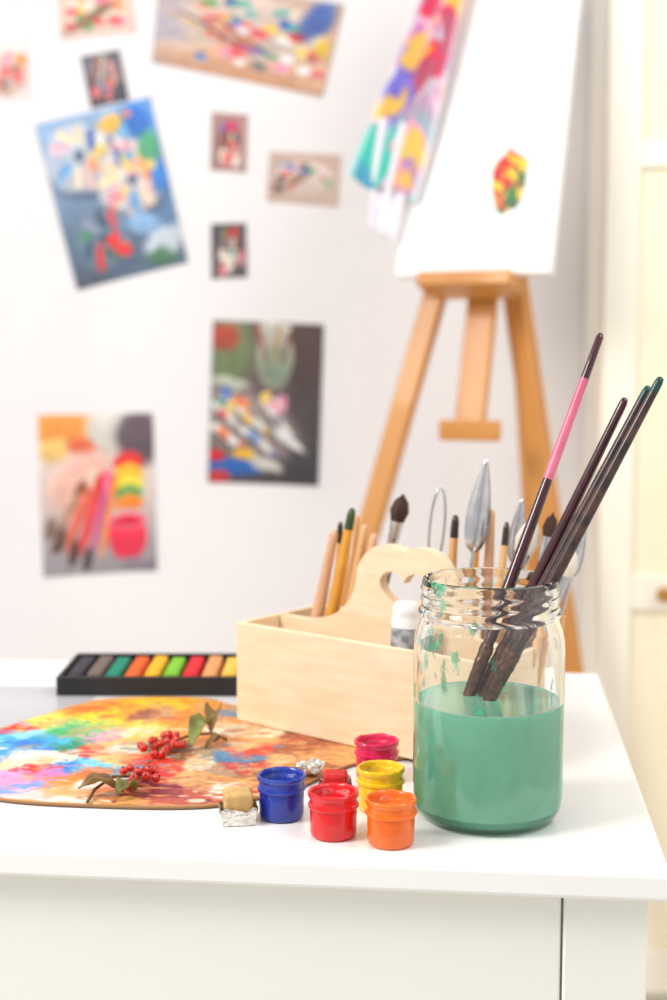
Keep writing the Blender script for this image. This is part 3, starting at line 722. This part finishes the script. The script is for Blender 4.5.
# ---------------------------------------------------------------- watercolour pans in foil
m_foil=mat('aluminium_foil',(232,228,220),(215,210,200),rough=.25,metal=1.0,scale=120,bump=.8,bscale=260)
def pan(x,y,z,rot,c,s=.020,h=.017,seed=0,name='watercolor_pan'):
    M=Matrix.Translation((x,y,z))@Matrix.Rotation(rot,4,'Z')
    cake=box('paint_cake',(-s/2+.001,-s/2+.001,.003),(s/2-.001,s/2-.001,h),mat('cake',c,[q*.88 for q in c],rough=.55,scale=120,bump=.4),.0022,M,3)
    V=[];F=[];N=64;K=9
    for k in range(K):
        t=k/(K-1)
        for i in range(N):
            a=2*math.pi*i/N
            ca,sa=math.cos(a),math.sin(a); m_=max(abs(ca),abs(sa)); rr=(s/2+.0004)/m_*(.93+.07*m_)
            rr+=.0018*t*t+.0009*noise.noise(Vector((ca*4+seed,sa*4,t*5)))*(.2+t)
            zz=.0004+(h*.50+.0045*noise.noise(Vector((ca*3,sa*3,seed+2))))*min(1,t*1.15)-(.0020 if k==K-1 else 0)
            V.append((rr*ca,rr*sa,zz))
    V.append((0,0,.0004))
    for k in range(K-1):
        for i in range(N):
            j=(i+1)%N;F.append((k*N+i,k*N+j,(k+1)*N+j,(k+1)*N+i))
    for i in range(N): F.append((K*N,(i+1)%N,i))
    f=mk('foil_wrap',V,F,m_foil); f.matrix_world=M
    so=f.modifiers.new('t','SOLIDIFY');so.thickness=.0003;so.offset=1
    group(name,[cake,f],(x,y,z))
pan(-.1560,.8795,TZ+.0004,.25,(214,172,106),.021,.0205,1)
pan(-.098,.944,TZ+.0004,.1,(222,24,30),.019,.015,5)
V,F=lathe_data([(0,.0)]+[(.009*math.sin(math.pi*k/12),.007-.007*math.cos(math.pi*k/12)) for k in range(1,12)]+[(0,.014)],28)
V=[Vector(v)*(1+.35*noise.noise(Vector(v)*260)+.2*noise.noise(Vector(v)*520+Vector((5,5,5)))) for v in V]
mz=min(v.z for v in V); V=[(v.x*1.1,v.y,(v.z-mz)*.75) for v in V]
fb=mk('foil_scrap',V,F,m_foil); fb.location=(-.120,.974,TZ+.0036)

# ---------------------------------------------------------------- rowan sprigs
m_twig=mat('twig_bark',(126,84,56),(98,64,44),rough=.8,scale=200)
m_ber=mat('rowan_berry',(222,48,28),(200,30,22),rough=.25,scale=90,coat=.4)
m_btip=mat('berry_tip',(40,24,20),rough=.8)
m_leafg=mat('dried_leaf_green',(142,152,78),(116,112,60),rough=.6,scale=90)
m_leafb=mat('dried_leaf_brown',(122,84,56),(150,128,72),rough=.6,scale=90)
PZ=TZ+.0038
def berry(p,r,d):
    V,F=lathe_data([(0,-r)]+[(r*math.sin(math.pi*k/10),-r*math.cos(math.pi*k/10)) for k in range(1,10)]+[(0,r)],16)
    o=mk('berry',V,F,m_ber,True); o.location=p
    c,f=lathe_data([(0,0),(r*.28,.0),(r*.15,r*.22),(0,r*.1)],8)
    q=Vector((0,0,1)).rotation_difference(d)
    t=mk('tip',c,f,m_btip,True); t.matrix_world=Matrix.Translation(Vector(p)+d*r*.96)@q.to_matrix().to_4x4()
    return [o,t]
def leaf(p,direc,L,w,m,curl=.5,lift=.4,name='leaf',seed=0):
    p=Vector(p); d=Vector(direc).normalized(); s=d.cross(Vector((0,0,1))).normalized(); up=s.cross(d)
    V=[];F=[];NL,NW=18,8
    for i in range(NL+1):
        t=i/NL; ww=w*math.sin(math.pi*min(1,t*.97+.02))**.8*(1-.25*t)
        base=p+d*(L*t)+Vector((0,0,1))*(lift*L*math.sin(t*2.4))
        for j in range(NW+1):
            q=(j/NW-.5)*2
            V.append(base+s*ww*q*(1-.25*curl*abs(q))+up*(curl*ww*abs(q)**1.5+.001*math.sin(t*14+q*3+seed)))
    for i in range(NL):
        for j in range(NW):
            a=i*(NW+1)+j;F.append((a,a+1,a+NW+2,a+NW+1))
    lo=min(v.z for v in V)
    if lo<PZ: V=[v+Vector((0,0,PZ-lo+.0002)) for v in V]
    o=mk(name,V,F,m,True); so=o.modifiers.new('t','SOLIDIFY');so.thickness=.0004
    return o
def sprig(hub,nb,seed,rad,stem,leaves):
    R=random.Random(seed); P=[]
    hub=Vector(hub); pl=[]
    tries=0
    while len(pl)<nb and tries<4000:
        tries+=1
        a=R.uniform(0,6.283); rr=rad*math.sqrt(R.random())
        c=Vector((hub.x+rr*math.cos(a),hub.y+rr*math.sin(a)*1.35,PZ+.0032+R.random()*.009*(1-rr/rad*.8)))
        r=R.uniform(.0028,.0035)
        if all((c-q).length>r+s_-.0002 for q,s_ in pl): pl.append((c,r))
    for c,r in pl:
        d=(c-Vector((hub.x,hub.y,PZ-.01))).normalized(); d=(d+Vector((R.uniform(-.6,.6),R.uniform(-.9,.1),R.uniform(0,.4)))).normalized()
        P+=berry(c,r,d)
        P.append(tube('stalk',[hub+Vector((0,0,.003)),(hub+c)/2+Vector((0,0,.002)),c],.0005,m_twig,2))
    P.append(tube('twig',stem,[.0011]*(len(stem)-1)+[.0008],m_twig,3))
    for l in leaves: P.append(leaf(*l[:5],**l[5]))
    group('rowan_sprig',P,tuple(hub))
sprig((-.240,1.024,PZ),18,5,.0185,[(-.208,1.060,PZ+.004),(-.222,1.046,PZ+.006),(-.240,1.024,PZ+.004)],
 [((-.218,1.024,PZ+.003),(.25,1,0),.036,.011,m_leafg,dict(curl=.9,lift=.35,name='leaf_1')),
  ((-.210,1.062,PZ+.004),(-.05,.9,0),.034,.010,m_leafb,dict(curl=1.0,lift=.30,name='leaf_2',seed=2)),
  ((-.208,1.030,PZ+.001),(.5,.3,0),.018,.006,m_leafb,dict(curl=.8,lift=.3,name='leaf_3',seed=4))])
sprig((-.240,.942,PZ),12,11,.0150,[(-.262,.893,PZ+.001),(-.262,.912,PZ+.004),(-.254,.928,PZ+.008),(-.240,.942,PZ+.005),(-.240,.985,PZ+.003)],
 [((-.243,.918,PZ),(-.55,-.30,0),.032,.009,m_leafb,dict(curl=.7,lift=.30,name='leaf_1',seed=1)),
  ((-.236,.925,PZ),(-.3,-1,0),.026,.009,m_leafg,dict(curl=.8,lift=.2,name='leaf_2',seed=3))])

# ---------------------------------------------------------------- camera, light
cam=bpy.data.cameras.new('camera'); co=bpy.data.objects.new('camera',cam); col.objects.link(co)
cam.sensor_fit='VERTICAL'; cam.sensor_height=36; cam.sensor_width=24; cam.lens=50
co.location=(0,0,1.06)
co.rotation_euler=(math.pi/2-math.atan(150/1389),0,math.atan(.1052))
cam.dof.use_dof=True; cam.dof.focus_distance=.91; cam.dof.aperture_fstop=4.6
cam.clip_start=.01
scene.camera=co
w=bpy.data.worlds.new('world'); scene.world=w; w.use_nodes=True
bg=w.node_tree.nodes['Background']; bg.inputs[0].default_value=(1,.985,.97,1); bg.inputs[1].default_value=.68
def area(name,loc,target,size,power,color=(1,1,1)):
    l=bpy.data.lights.new(name,'AREA'); l.shape='RECTANGLE'; l.size=size[0]; l.size_y=size[1]; l.energy=power; l.color=color
    o=bpy.data.objects.new(name,l); col.objects.link(o); o.location=loc
    d=Vector(target)-Vector(loc); o.rotation_euler=d.to_track_quat('-Z','Y').to_euler()
area('key_light',(-1.4,.2,2.2),(0,1.1,.8),(.7,.9),38,(1,.98,.95))  # unseen key light, added upper left to give the table set shape
area('wall_fill',(.9,.6,2.3),(-.2,2.4,1.2),(.8,.8),13,(1,1,1))  # unseen fill light, added to brighten the back wall
scene.view_settings.view_transform='Standard'
scene.view_settings.look='None'
